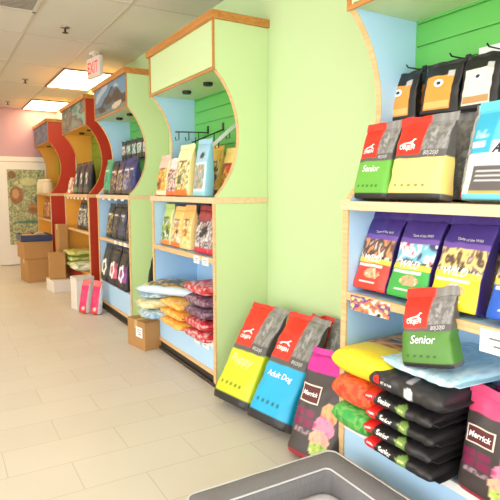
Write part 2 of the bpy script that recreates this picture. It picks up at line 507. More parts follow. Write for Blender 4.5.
# poster of coloured blocks on the door
def painted_slab(name, x0, x1, z0, z1, y, t, f, parent=None, nx=40, nz=90, axis='y'):
    """a thin printed sheet facing -y (axis 'y') or -x (axis 'x'); f(u,v) gives the print colour, u and v in 0..1"""
    bm = bmesh.new(); lay = bm.verts.layers.float_color.new('print')
    def P(a, z, d): return (a, y+d, z) if axis == 'y' else (y+d, a, z)
    g = []
    for j in range(nz+1):
        row = []
        for i in range(nx+1):
            u, v = i/nx, j/nz
            a = x0+(x1-x0)*u if axis == 'y' else x1-(x1-x0)*u
            vt = bm.verts.new(P(a, z0+(z1-z0)*v, 0)); vt[lay] = (*f(u, v), 1); row.append(vt)
        g.append(row)
    for j in range(nz):
        for i in range(nx): bm.faces.new((g[j][i], g[j][i+1], g[j+1][i+1], g[j+1][i]))
    edge = [g[0][i] for i in range(nx+1)]+[g[j][nx] for j in range(1, nz+1)]+[g[nz][i] for i in range(nx-1, -1, -1)]+[g[j][0] for j in range(nz-1, 0, -1)]
    back = []
    for vt in edge:
        d = Vector(vt.co)
        if axis == 'y': d.y += t
        else: d.x += t
        w = bm.verts.new(d); w[lay] = vt[lay]; back.append(w)
    n = len(edge)
    for i in range(n): bm.faces.new((edge[i], back[i], back[(i+1) % n], edge[(i+1) % n]))
    bm.faces.new(back[::-1])
    bmesh.ops.recalc_face_normals(bm, faces=bm.faces[:])
    me = bpy.data.meshes.new(name); bm.to_mesh(me); bm.free(); me.materials.append(PAPER)
    return link(name, me, None, parent)
MO = [lin(c) for c in ((84, 108, 60), (150, 160, 96), (190, 196, 150), (104, 128, 88), (60, 84, 64), (170, 150, 80), (120, 140, 110))]
MOP = pal((84, 108, 60), (170, 176, 120), (120, 140, 90), (206, 206, 166), (104, 124, 84), (150, 130, 70), (70, 100, 84), (180, 186, 140), f=17, seed=3)
MOQ = pal((60, 90, 50), (196, 196, 150), (110, 134, 84), f=40, seed=8)
def mosaic(u, v):
    a, b = MOP(u*1.2, v), MOQ(u*1.4, v)
    c = tuple(p*.6+q*.4 for p, q in zip(a, b))
    for cu, cv, ru, rv, col in ((.22, .66, .2, .13, (150, 80, 50)), (.2, .68, .1, .07, (206, 160, 110)), (.72, .50, .22, .07, (172, 116, 60)),
                                (.64, .45, .16, .05, (140, 90, 48)), (.78, .6, .12, .05, (60, 84, 90)), (.12, .93, .12, .06, (120, 66, 44)),
                                (.55, .84, .25, .06, (206, 206, 150)), (.6, .30, .5, .025, (46, 110, 90))):
        w = ((u-cu)/ru)**2+((v-cv)/rv)**2
        if w <= 1: k = min(1, (1-w)*3); c = tuple(p*(1-.8*k)+q*.8*k for p, q in zip(c, lin(col)))
    return c
po = painted_slab('wall_poster', 1.05, 1.66, .36, 1.66, YB-.058, .007, mosaic)
tag(po, 'tall poster of mottled green and brown blocks on the white back door', 'poster')

# ceiling lights, vent, sprinklers, exit sign
def ceiling_light(x0, x1, y0, y1, em, label, group):
    t = thing('ceiling_light', label, 'ceiling light', ((x0+x1)/2, (y0+y1)/2, ZC-.005), group=group)
    a, b = (x1-x0)/2, (y1-y0)/2
    link('light_frame', boxes([(-a, -a+.02, -b, b, -.012, .004), (a-.02, a, -b, b, -.012, .004), (-a, a, -b, -b+.02, -.012, .004), (-a, a, b-.02, b, -.012, .004)]), mat('light_frame_paint', (120, 104, 76), .5), t)
    link('diffuser', B(-a+.02, a-.02, -b+.02, b-.02, -.008, .003), em, t)
    return t
WARM = emit_mat('warm_diffuser', (255, 230, 180), 7.0)
NEUT = emit_mat('neutral_diffuser', (255, 247, 236), 2.6)
ceiling_light(1.335, 1.912, 6.46, 7.67, WARM, 'lit ceiling panel nearer the exit sign', None)
ceiling_light(1.335, 1.912, 8.86, 9.96, WARM, 'lit ceiling panel right against the mauve back wall', None)
for x, y in ((-.47, -1.0), (-.47, 1.5), (-.47, 4.0), (-2.2, 1.5), (-2.2, -1), (-2.2, 4.0), (.75, .5), (.75,-1.6)):
    ceiling_light(x-.29, x+.29, y-.59, y+.59, NEUT, 'lit ceiling panel over the open aisle outside the picture', 'ceiling panels over the aisle')
for x, y in ((-.47, 6.5), (-.47, 8.9), (-2.2, 7.0)):
    ceiling_light(x-.29, x+.29, y-.59, min(y+.59, 9.6), WARM, 'warm lit ceiling panel far down the open aisle', 'warm ceiling panels down the aisle')

t = thing('ceiling_vent', 'grey metal return air vent in the white tiled ceiling', 'vent', (.45, 3.98, ZC-.004))
link('vent_frame', boxes([(-.3, -.27, -.6, .6, -.012, .003), (.27, .3, -.6, .6, -.012, .003), (-.3, .3, -.6, -.57, -.012, .003), (-.3, .3, .57, .6, -.012, .003)]), mat('vent_frame_paint', (206, 198, 184), .5), t)
link('vent_grille', boxes([(-.27, .27, -.57, .57, -.004, .002)]+[(-.27, .27, -.56+k*.04, -.545+k*.04, -.009, -.004) for k in range(28)]), mat('vent_grey', (150, 142, 132), .6), t)

for k, (x, y, lab) in enumerate(((1.033, 4.878, 'small sprinkler head in the ceiling nearest the grey vent'), (1.042, 7.35, 'small sprinkler head in the ceiling beside the lit panel near the exit sign'),
                                 (1.047, 9.3, 'small sprinkler head in the ceiling close to the mauve wall'))):
    t = thing('sprinkler_head', lab, 'sprinkler', (x, y, ZC), group='ceiling sprinklers')
    link('escutcheon', lathe(bmesh.new(), [(.038, -.001), (.036, -.01), (.018, -.014)], 0, 0, 0), mat('tarnished_chrome', (150, 140, 126), .35, metal=.7), t)
    link('deflector', lathe(bmesh.new(), [(.009, -.012), (.009, -.045), (.026, -.047), (.026, -.051), (.004, -.053)], 0, 0, 0, 16), mat('dark_bronze', (74, 64, 54), .4, metal=.6), t)

t = thing('exit_sign', 'white exit sign with red letters hanging from the ceiling', 'sign', (1.465, 5.6, ZC), (0, 0, R(-80)))
hs = link('sign_housing', B(-.15, .15, -.02, .02, -.25, -.05, .006), mat('exit_sign_white', (226, 214, 204), .5), t)
link('ceiling_canopy', boxes([(-.05, .05, -.03, .03, -.02, 0), (-.012, .012, -.012, .012, -.05, -.02)]), mat('exit_sign_white', (226, 214, 204), .5), t)
V, F, hh = text_verts('EXIT', .015)
bm = bmesh.new(); vs = [bm.verts.new((x*.24, -.0215, -.15+y*.24*1.35)) for x, y in V]
for f in F: bm.faces.new([vs[i] for i in f])
link('lettering', bm, emit_mat('exit_red', (224, 70, 54), .45), hs)

# ================================================================== display units
def arc_pts(n=22):
    """the concave scoop of the upper side panel, from the canopy down to the counter"""
    x0, z0, z1, dx = XF+.012, 2.05, 1.262, .165
    h = (z0-z1)/2; r = (h*h+dx*dx)/(2*dx); cx = x0+dx-r; cz = (z0+z1)/2
    a0 = math.asin(h/r)
    return [(cx+r*math.cos(a0-2*a0*i/n), cz+r*math.sin(a0-2*a0*i/n)) for i in range(n+1)]

def unit(label, y0, y1, panel, inner, slat, poster, shelves, deck, bands, lip=WOOD, fascia=None):
    root = thing('display_unit', label, 'shelving unit', (XF, (y0+y1)/2, 0), group='arched display units along the green wall')
    ox, oy = XF, (y0+y1)/2
    def put(name, bm, m):
        for v in bm.verts: v.co.x -= ox; v.co.y -= oy
        return link(name, bm, m, root)
    T = .028
    A = arc_pts()
    for ya, nm in ((y0, 'side_panel'), (y1-T, 'side_panel')):
        prof = [(XF+.006, 0), (XW-.002, 0), (XW-.002, 2.345), (XF+.004, 2.345), (XF+.004, 2.05)]+A+[(XF+.006, 1.255)]
        o = put(nm, prism_y(bmesh.new(), prof, ya, ya+T), panel)
        # the inner face carries the interior laminate
        o.data.materials.append(inner)
        for p in o.data.polygons:
            if abs(p.normal.y) > .9 and (p.normal.y > 0) == (ya == y0): p.material_index = 1
        # edge banding: straight below, curved strip above
        eb = boxes([(XF-.004, XF+.006, ya-.002, ya+T+.002, 0, 1.217)])
        put('edge_band', eb, lip)
        bm = bmesh.new(); off = .004
        outer = A; q = []
        for i, (x, z) in enumerate(A):
            a = A[max(i-1, 0)]; b = A[min(i+1, len(A)-1)]
            tx, tz = b[0]-a[0], b[1]-a[1]; l = math.hypot(tx, tz); q.append((x+tz/l*off, z-tx/l*off))
        for i in range(len(A)-1):
            prism_y(bm, [A[i], A[i+1], q[i+1], q[i]], ya-.0015, ya+T+.0015)
        bmesh.ops.remove_doubles(bm, verts=bm.verts[:], dist=1e-5)
        put('arch_band', bm, bands)
    # back: laminate below, slatwall above
    put('lower_back', B(XW-.014, XW-.002, y0+T, y1-T, .0, 1.217), inner)
    sl = []; z = 1.255
    while z < 2.04:
        sl.append((XW-.020, XW-.008, y0+T, y1-T, z+.004, min(z+.0935, 2.05))); z += .0975
    bm = boxes(sl); box(bm, XW-.009, XW-.002, y0+T, y1-T, 1.255, 2.05)
    put('slatwall', bm, slat)
    # counter with its edge running round the near side
    put('counter', B(XF-.014, XW-.002, y0-.008, y1+.008, 1.217, 1.255, .002), lip if panel is RED else WOODTOP)
    for z in shelves:
        put('shelf', B(XF+.014, XW-.015, y0+T, y1-T, z-.03, z-.001), inner)
        put('shelf_edge', B(XF-.002, XF+.014, y0+T, y1-T, z-.034, z, .001), lip)
    put('deck', B(XF+.014, XW-.015, y0+T, y1-T, deck-.03, deck-.001), inner)
    put('deck_edge', B(XF-.002, XF+.014, y0+T, y1-T, deck-.034, deck, .001), WHITE if deck < .31 else inner)
    put('front_panel', B(XF+.004, XF+.014, y0+T, y1-T, .105, deck-.034), panel if panel is RED else inner)
    put('base_rail', B(XF-.002, XF+.016, y0+T, y1-T, .075, .105), lip)
    put('toe_kick', B(XF+.012, XF+.02, y0+T, y1-T, 0, .075), KICK)
    put('kick_plate', B(XF-.006, XF-.0042, y0, y1, 0, .028), KICK)
    # canopy box
    put('canopy_floor', B(XF+.012, XW-.002, y0+T, y1-T, 2.05, 2.068), fascia or panel)
    fa = put('canopy_fascia', B(XF+.002, XF+.014, y0+T, y1-T, 2.068, 2.345), fascia or panel)
    put('corner_band', boxes([(XF-.004, XF+.004, y0-.003, y0+.018, 2.042, 2.345), (XF-.004, XF+.004, y1-.018, y1+.003, 2.042, 2.345),
                              (XF-.004, XF+.004, y0+.018, y1-.018, 2.042, 2.060)]), TRIM)
    put('crown_trim', boxes([(XF-.024, XF+.03, y0-.02, y1+.02, 2.345, 2.395), (XF+.03, XW-.002, y0-.02, y0+.03, 2.345, 2.395), (XF+.03, XW-.002, y1-.03, y1+.02, 2.345, 2.395)], .003), TRIM)
    put('canopy_lid', B(XF+.03, XW-.002, y0+.03, y1-.03, 2.35, 2.365), fascia or panel)
    if poster:
        o = painted_slab('canopy_picture', y0+.03-oy, y1-.03-oy, 2.064, 2.343, XF-.003-ox, .005, poster, fa, 60, 24, 'x')
    for k in range(2):
        yy = y0+(y1-y0)*(.36+.32*k)
        bm = lathe(bmesh.new(), [(.034, 0), (.034, -.018), (.028, -.022), (.012, -.022)], XF+.16, yy, 2.05, 20)
        put('puck_light', bm, BLACK)
    return root, put

def vista(seed, sky, hill, snow, fg):
    s_, h_, w_, f_ = lin(sky), lin(hill), lin(snow), lin(fg)
    def f(u, v):
        ridge = .35+.5*max(0, 1-abs(u-.62)*2.2)+.16*noise.noise(Vector((u*6, seed, 0)))
        n = noise.noise(Vector((u*4, v*3, seed)))
        if ((u-.74)/.15)**2+((v-.18-.2*(u-.74))/.10)**2 < 1: return lin((206, 190, 170))
        if v < .12+.06*n: return f_
        if v < ridge: return h_ if n < .12 else tuple(a*.6+b*.4 for a, b in zip(h_, s_))
        if n > .2: return w_
        return s_
    return f
def lakes(seed, cols):
    p = pal(*cols, f=2.2, seed=seed)
    return lambda u, v: p(u*3, v*1.2)

U1, put1 = unit('pale green arched display unit with blue interior nearest the grey pet bed', .55, 1.765, GREENPANEL, BLUE, SLATGREEN, None, (.86,), .275, WOOD)
U2, put2 = unit('pale green arched display unit with plain canopy beside the three leaning bags', 3.005, 4.145, GREENPANEL, BLUE, SLATGREEN, None, (.86,), .30, WOOD)
U3, put3 = unit('pale green arched display unit with a mountain picture on its canopy', 4.745, 5.86, GREENPANEL, BLUE, SLATGREEN,
          vista(3, (104, 140, 170), (78, 66, 54), (172, 184, 192), (120, 130, 120)), (.80,), .32, WOOD)
U4, put4 = unit('red arched display unit with amber interior and grey-green lake picture', 6.27, 7.58, RED, AMBER, SLATLIME,
          lakes(5, ((112, 138, 128), (146, 170, 160), (90, 108, 100), (150, 120, 110), (128, 150, 140))), (.81,), .31, TRIM, fascia=AMBER)
U5, put5 = unit('red arched display unit with amber interior nearest the back wall', 8.66, 9.955, RED, AMBER, SLATLIME,
          lakes(9, ((110, 116, 130), (130, 134, 150), (96, 108, 140), (124, 120, 116))), (.84,), .31, TRIM, fascia=AMBER)

# price tags and shelf stickers belong to the units' shelf edges
def shelf_tag(put, y0, y1, z0, z1, m=WHITE, ink=True):
    bm = B(XF-.0055, XF-.0022, y0, y1, z0, z1)
    o = put('price_tag', bm, m)
    if ink:
        h = z1-z0
        q = put('price_print', boxes([(XF-.0065, XF-.0054, y0+(y1-y0)*.15, y0+(y1-y0)*.8, z0+h*.6, z0+h*.68), (XF-.0065, XF-.0054, y0+(y1-y0)*.3, y0+(y1-y0)*.7, z0+h*.3, z0+h*.38)]), INKGREY)
        q.parent = o
for ya in (3.10, 3.24): shelf_tag(put2, ya, ya+.09, .802, .855)
for ya in (3.10, 3.24): shelf_tag(put2, ya, ya+.10, .235, .300)
shelf_tag(put1, .90, 1.07, .775, .852)
for k in range(6): shelf_tag(put4, 6.34+k*.2, 6.42+k*.2, 1.19, 1.25, ink=False)
for k in range(4): shelf_tag(put3, 4.9+k*.22, 4.99+k*.22, 1.20, 1.25, ink=False)
for k in range(3): shelf_tag(put3, 4.85+k*.16, 4.93+k*.16, .765, .80, ink=False)
pr = pal((240, 220, 120), (110, 60, 140), (236, 130, 60), (244, 240, 230), (60, 40, 40), f=5, seed=11)
o = painted_slab('shelf_sticker', 1.475-1.1575, 1.705-1.1575, .79, .855, -.0055, .003, lambda u, v: pr(u*1.6, v*.4), U1, 40, 12, 'x')
put1('tag_rail', B(XW-.032, XW-.021, .62, 1.40, 1.825, 1.86), WHITE)

# ================================================================== bags on the near unit (green and blue one by the pet bed)
WINK = mat('white_print', (246, 246, 244), .5)
PINK = mat('pale_print', (226, 214, 200), .5)
DINK = mat('dark_print', (52, 50, 54), .5)
LGREY = mat('light_grey_print', (206, 206, 208), .5)
YINK = mat('cream_print', (250, 240, 170), .5)
def orijen_words(W, H, name=None, nm_m=None, code=True, near=True):
    w = [('ORIJEN', -.44, .665, W*.30, WINK, dict(bold=.03))]
    if code: w.append(('80|20|0', .5, .575, W*.26, LGREY, dict(bold=.01, shear=.1)))
    if name: w.append((name, -.02, .42, W*(.62 if near and H > .5 else .5), nm_m or WINK, dict(bold=.012, shear=.2)))
    return w
def horse(b, parent, cu=-.44, cv=.73, w=.09):
    """the little leaping-animal mark above the brand word"""
    pts = [(-.5, -.2), (-.2, .05), (.0, .1), (.2, .25), (.32, .5), (.5, .38), (.36, .3), (.3, .05), (.5, -.25), (.42, -.3), (.15, -.05), (-.1, -.08), (-.3, -.35), (-.38, -.33), (-.28, -.1), (-.5, -.28)]
    bm = bmesh.new(); vs = []
    for x, y in pts:
        p = b.pt(cu+x*w*1.3/(b.W/2), cv+y*w*.6/b.H, -1); vs.append(bm.verts.new((p.x, p.y-.0022, p.z)))
    bm.faces.new(vs); bmesh.ops.triangulate(bm, faces=bm.faces[:])
    link('logo', bm, WINK, b.body_o)

def orijen_bag(label, loc, W, H, T, main, name=None, ink=None, group=None, near=True, **k):
    t, b = upright('pet_food_bag', label, loc, W, H, T, orijen(main), words=orijen_words(W, H, name, ink), near=near, group=group, **k)
    horse(b, t, w=W*.24)
    return t, b

Z1 = 1.2555
# on the counter
orijen_bag('green and grey bag with red corner at the left end of the near counter', (1.585, 1.652, Z1), .205, .295, .085, (104, 178, 62), 'Senior', seed=1, lean=R(9), group='bags on the near counter')
orijen_bag('red-cornered bag mostly hidden behind the green one on the near counter', (1.70, 1.60, Z1), .20, .315, .085, (104, 178, 62), None, seed=2, lean=R(8), group='bags on the near counter')
t, b = orijen_bag('pale yellow bag with a large red corner on the near counter', (1.585, 1.415, Z1), .27, .295, .10, (246, 226, 132), None, seed=3, lean=R(8), group='bags on the near counter')
upright('pet_food_bag', 'grey bag with its dark top just showing behind the pale yellow one', (1.76, 1.37, Z1), .27, .315, .09, design(GREYPHOTO, (110, 108, 106)), 4, R(6), group='bags on the near counter', near=True)
SILV = design(pal((170, 168, 166), (214, 212, 210), (120, 118, 118), f=9, seed=5), (150, 148, 148), ('r', -1, 1, -.1, .10, (206, 50, 44)))
upright('pet_food_bag', 'silver grey bag with red foot squeezed between the yellow and blue-topped bags', (1.695, 1.232, Z1), .125, .325, .09, SILV, 5, R(9), group='bags on the near counter', near=True)
t, b = upright('pet_food_bag', 'white bag with sky blue top and grey panel on the near counter', (1.59, 1.058, Z1), .33, .315, .10, ACANA_D, 6, R(9), rz=R(-96), group='bags on the near counter', near=True)
b.word('ACANA', .22, .545, .17, DINK, .03, .3, parent=t)
GTOP = design((96, 90, 80), (80, 80, 80), ('r', -1, 1, .82, 1.1, (66, 140, 60)))
upright('pet_food_bag', 'bag with a plain green top behind the blue-topped white one', (1.74, 1.06, Z1), .30, .335, .09, GTOP, 7, R(2), group='bags on the near counter', near=True)

# hanging on slatwall hooks
def peg(loc, label, length=.10):
    t = thing('slatwall_hook', label, 'hook', loc, group='slatwall hooks on the near unit')
    link('hook_plate', B(-.004, .0, -.012, .012, -.02, .02), BLACK, t)
    link('hook_rod', tube(bmesh.new(), [(0, 0, 0), (-length+.012, 0, 0), (-length, 0, .010)], .003), BLACK, t)
ORL, ORS = (240, 156, 62), (246, 190, 110)
CRL, CRS = (240, 232, 212), (196, 150, 96)
def hang(label, y, x, lab, strip, seed, W=.18, z=1.60, roll=0):
    t, b = upright('coffee_bag', label, (x, y, z), W, .20, .055, coffee(lab, strip), seed, lean=R(5), group='black bags hung on the near slatwall', near=True, roll=roll, seal=.012)
    b.patchmesh(-.34, .16, .54, .70, WINK, t, 'emblem', oval=True); b.patchmesh(-.2, .02, .585, .655, DINK, t, 'emblem', oval=True, off=.0024)
    return t
hang('black pouch with orange label hung nearest the blue side panel', 1.715, 1.79, ORL, ORS, 11, .205)
hang('black pouch mostly hidden behind the first orange-labelled one', 1.655, 1.85, ORL, ORS, 12, .19)
hang('black pouch with orange label hung second from the blue side panel', 1.495, 1.785, ORL, ORS, 13, .195, roll=R(2))
hang('black pouch peeking out behind the second orange-labelled one', 1.425, 1.845, ORL, ORS, 14, .18)
hang('black pouch with a cream label hung in front of the white rail', 1.315, 1.79, CRL, CRS, 15, .18)
hang('black pouch hidden behind the cream-labelled one', 1.265, 1.85, CRL, CRS, 16, .165)
for y, lab in ((1.68, 'black hook holding the leftmost orange-labelled pouches'), (1.455, 'black hook holding the second pair of orange-labelled pouches'), (1.29, 'black hook holding the cream-labelled pouches')):
    peg((XW-.021, y, 1.830), lab, .115)

# purple bags on the middle shelf
Z2 = .8605
def tow_bag(label, y, x, main, sky, seed, W=.205, H=.318, lean=15, name=None, near=True):
    t, b = upright('pet_food_bag', label, (x, y, Z2), W, H, .095, tow(main, sky, seed), seed, R(lean), group='purple-topped bags on the near middle shelf', near=near, rz=R(-91))
    b.word('Taste of the Wild', .15, .80, W*.5, LGREY, .01, parent=t)
    b.word('WILD', -.02, .425, W*.5, WINK, .015, .3, parent=t)
    return t
DUSK = ((60, 44, 110), (226, 150, 90), (90, 66, 60), (240, 220, 200), (50, 40, 40))
SNOWY = ((206, 52, 60), (236, 240, 246), (120, 190, 210), (60, 70, 110), (246, 246, 250))
DEERS = ((200, 160, 80), (90, 70, 60), (240, 214, 130), (130, 96, 110), (216, 190, 150))
tow_bag('purple-topped bag with a red lower half at the left end of the middle shelf', 1.64, 1.585, (220, 62, 44), DUSK, 21, name='CANYON')
tow_bag('purple-topped bag with a green lower half on the middle shelf', 1.43, 1.58, (58, 168, 70), SNOWY, 22, .21, name='RIVER')
tow_bag('purple-topped bag with a yellow lower half on the middle shelf', 1.215, 1.575, (240, 212, 30), DEERS, 23, .215, name='PRAIRIE')
tow_bag('purple-topped bag with a blue lower half at the right of the middle shelf', .975, 1.575, (30, 92, 196), ((70, 50, 130), (226, 206, 90), (60, 60, 120), (240, 230, 180)), 24, .21)
tow_bag('purple bag behind the red and purple one, only its crown visible', 1.58, 1.72, (220, 62, 44), DUSK, 25, lean=9)
tow_bag('purple bag behind the green and purple one, only its crown visible', 1.36, 1.72, (58, 168, 70), SNOWY, 26, lean=9)
tow_bag('purple bag behind the yellow and purple one, showing at its side', 1.12, 1.70, (240, 212, 30), DEERS, 27, lean=9)

# the pile on the bottom shelf
ZD = .2755
RB, RK = lin((222, 36, 36)), lin((34, 32, 34))
KIND = {}
def senior_side(q, c, s):
    if q < -.62+.07*s and c < .4: return RB
    if c < -.55 and .02 < q < .38 and -.45 < s < .75 and ((q-.2)/.15)**2+((s-.15)/.5)**2 < 1: return lin((126, 160, 78))
    return RK
zz = ZD
for i, lab in enumerate(('black bag with red end at the bottom of the near stack', 'second black bag with red end from the bottom of the near stack',
                         'third black bag with red end from the bottom of the near stack', 'fourth black bag with red end, just under the plain black one')):
    t, b = lying('pet_food_bag', lab, (1.575, 1.325+.010*(i % 2), zz), .335, .34, .0645, senior_side, 31+i, group='black bags stacked at the near unit', near=True, e=12, seals=(1,),
          words=[('ORIJEN', -.77, .15, .034, WINK, dict(bold=.03)), ('Senior', -.30, .25, .065, WINK, dict(bold=.03)), ('80|20', .2, .15, .026, YINK, dict(bold=.02))])
    zz += .0635
t, b = lying('pet_food_bag', 'plain black bag with small red mark on top of the black stack', (1.565, 1.30, zz), .35, .32, .096, lambda q, c, s: lin((226, 226, 226)) if c < -.5 and ((q-.17)/.10)**2+((s+.05)/.3)**2 < 1 else (lin((170, 168, 170)) if c < -.3 and .02 < q < .16 and .5 < s < .9 else lin((44, 42, 44))), 36, group='black bags stacked at the near unit', near=True, e=9, seals=(1,),
      words=[('FIT & TRIM', -.42, .0, .055, WINK, dict(bold=.02))])
b.word('@', -.72, .12, .035, mat('red_print', (214, 40, 44), .5), .04, parent=t, name='logo')
ZT = zz+.096
gp = pal((40, 160, 70), (54, 170, 80), (120, 190, 90), (36, 146, 62), (50, 164, 80), f=7, seed=4)
rp = pal((218, 64, 36), (226, 76, 44), (232, 110, 60), (210, 56, 32), (218, 66, 40), f=7, seed=5)
yp = lin((240, 214, 40)); yph = pal((120, 60, 40), (236, 160, 80), (70, 60, 60), (240, 210, 150), f=9, seed=6)
def ydes(q, c, s):
    if s > .2 and -.35 < q < .7 and -.5 < c < .85: return yph(c, q)
    return yp
lying('pet_food_bag', 'green bag lying lowest in the near pile, below the orange-red one', (1.66, 1.60, ZD+.012), .47, .235, .115, lambda q, c, s: gp(c*1.2, q*2+s*.3), 41, rz=R(0), e=9, seals=(), group='bags piled left of the black stack', near=True)
lying('pet_food_bag', 'orange-red bag lying between the green and the yellow ones', (1.655, 1.595, ZD+.128), .48, .24, .125, lambda q, c, s: rp(c*1.2, q*2+s*.3), 42, rz=R(0), e=9, seals=(), group='bags piled left of the black stack', near=True)
lying('pet_food_bag', 'yellow bag lying on top of the orange-red one', (1.655, 1.565, ZD+.254), .48, .31, .125, ydes, 43, rz=R(4), e=8, seals=(), group='bags piled left of the black stack', near=True)
bl = pal((196, 232, 244), (216, 240, 248), (176, 220, 238), (206, 234, 244), f=6, seed=7)
lying('pet_food_bag', 'pale blue bag lying across the top of the pile', (1.665, 1.265, ZT+.001), .33, .47, .05, lambda q, c, s: bl(q*1.5, c), 44, rz=R(-93), near=True, wr=.006)
t, b = orijen_bag('green bag with grey top and red corner standing upright on the pile', (1.475, 1.225, ZT+.040), .21, .235, .10, (80, 132, 44), 'Senior', seed=45, lean=R(-2), rz=R(-80), bend=.065, roll=R(-11))
def merrick_marks(t, b):
    b.patchmesh(-.86, -.04, .52, .70, PINK, t, 'brand_plate'); b.patchmesh(-.81, -.09, .535, .685, mat('maroon_print', (96, 34, 34), .5), t, 'brand_plate', off=.002)
    b.word('Merrick', -.45, .612, b.W*.32, WINK, .03, .2, parent=t, off=.0034)
t, b = upright('pet_food_bag', 'brown and pink bag with carrots at the frame edge beside the black stack', (1.535, .985, ZD), .29, .335, .10, merrick((226, 74, 122)), 46, R(3), rz=R(-93), near=True)
merrick_marks(t, b)
upright('pet_food_bag', 'dark bag with magenta top behind the carrot bag at the frame edge', (1.70, .99, ZD), .30, .29, .09, merrick((206, 30, 150)), 47, R(2), group=None, near=True)

# ================================================================== big bags leaning on the wall between the units
LR = R(-80)
t, b = orijen_bag('lime yellow bag with red corner leaning on the wall beside the plain canopy unit', (1.452, 2.645, 0), .325, .60, .14, (206, 218, 40), 'Puppy', YINK, seed=51, lean=R(29), rz=LR, group='large bags leaning on the green wall', wr=.010)
t, b = orijen_bag('bright blue bag with red corner leaning on the wall, second from the lime yellow one', (1.49, 2.300, 0), .32, .605, .14, (34, 176, 226), 'Adult Dog', seed=52, lean=R(29), rz=LR, group='large bags leaning on the green wall', wr=.010)
t, b = orijen_bag('grey bag whose red corner shows behind the bright blue one', (1.73, 2.235, 0), .29, .565, .09, (120, 118, 116), None, seed=53, lean=R(14), rz=LR, group='large bags leaning on the green wall', wr=.012)
t, b = upright('pet_food_bag', 'dark brown bag with magenta top and printed carrots leaning nearest the near unit', (1.485, 1.90, 0), .30, .49, .13, merrick((206, 34, 150)), 54, R(17), rz=R(-78), group='large bags leaning on the green wall', near=True, wr=.009)
merrick_marks(t, b)
DARK = design(pal((52, 50, 50), (88, 86, 86), (40, 38, 40), f=6, seed=9), (60, 58, 58))
upright('pet_food_bag', 'charcoal bag wedged behind the carrot bag against the wall', (1.735, 1.955, 0), .235, .57, .12, DARK, 55, R(10), rz=R(-88), group='large bags leaning on the green wall', near=True, wr=.014)

# ================================================================== pet bed
BEDC = (1.055, 1.245)      # middle
BL, BW, BH, BT = .69, .86, .20, .115
t = thing('pet_bed', 'rectangular grey fabric pet bed with white piping and padded rim on the floor', 'pet bed', (BEDC[0], BEDC[1], 0))
def rrect(a, b, r, n=8):
    P = []
    for cx, cy, s0 in ((a-r, b-r, 0), (-a+r, b-r, PI/2), (-a+r, -b+r, PI), (a-r, -b+r, 1.5*PI)):
        for i in range(n+1): P.append((cx+r*math.cos(s0+i*PI/2/n), cy+r*math.sin(s0+i*PI/2/n)))
    return P
def dense(P, d=.02):
    Q = []
    for i, p in enumerate(P):
        q = P[(i+1) % len(P)]; l = math.hypot(q[0]-p[0], q[1]-p[1]); k = max(1, int(l/d))
        for j in range(k): Q.append((p[0]+(q[0]-p[0])*j/k, p[1]+(q[1]-p[1])*j/k))
    return Q
prof = [(.012, .002), (0, .03), (-.004, .10), (0, BH-.022), (.006, BH-.006), (.02, BH), (BT*.5, BH+.004), (BT-.02, BH), (BT-.006, BH-.006), (BT, BH-.022), (BT+.004, .10), (BT, .03), (BT-.012, .002)]
bm = bmesh.new(); loops = []
base = dense(rrect(BL/2, BW/2, .035))
for d, z in prof:
    lp = []
    for x, y in base:
        fx, fy = (BL/2-d)/(BL/2), (BW/2-d)/(BW/2)
        w = noise.noise(Vector((x*9, y*9, z*6)))*.003
        lp.append(bm.verts.new((x*fx, y*fy, max(.001, z+w*(z > .15)))))
    loops.append(lp)
n = len(base)
for i in range(len(loops)):
    a, b_ = loops[i], loops[(i+1) % len(loops)]
    for k in range(n): bm.faces.new((a[k], a[(k+1) % n], b_[(k+1) % n], b_[k]))
link('bolster', bm, fabric_mat('charcoal_weave', (132, 130, 132), (125, 123, 126), 90), t, True)
pipe = mat('white_piping', (214, 214, 218), .6)
for d, nm in ((.004, 'piping'), (BT-.004, 'piping')):
    link(nm, tube(bmesh.new(), [(x*(BL/2-d)/(BL/2), y*(BW/2-d)/(BW/2), BH-.005) for x, y in base], .0035, 6, True), pipe, t, True)
bm = bmesh.new(); g = []
ca, cb = BL/2-BT-.008, BW/2-BT-.008
for j in range(25):
    row = []
    for i in range(21):
        u, v = -1+2*i/20, -1+2*j/24
        h = .128*(1-abs(u)**8*.15)*(1-abs(v)**8*.15)+noise.noise(Vector((u*2, v*2.5, 4)))*.006
        row.append(bm.verts.new((u*ca, v*cb, h)))
    g.append(row)
for j in range(24):
    for i in range(20): bm.faces.new((g[j][i], g[j][i+1], g[j+1][i+1], g[j+1][i]))
edge = g[0]+[g[j][20] for j in range(1, 25)]+g[24][19::-1]+[g[j][0] for j in range(23, 0, -1)]
low = [bm.verts.new((v.co.x*.99, v.co.y*.99, .004)) for v in edge]
for i in range(len(edge)): bm.faces.new((edge[i], low[i], low[(i+1) % len(edge)], edge[(i+1) % len(edge)]))
bm.faces.new(low)
link('cushion', bm, mat('light_grey_plush', (212, 212, 218), .95, .1, bump=(160, .4), mottle=.03), t, True)

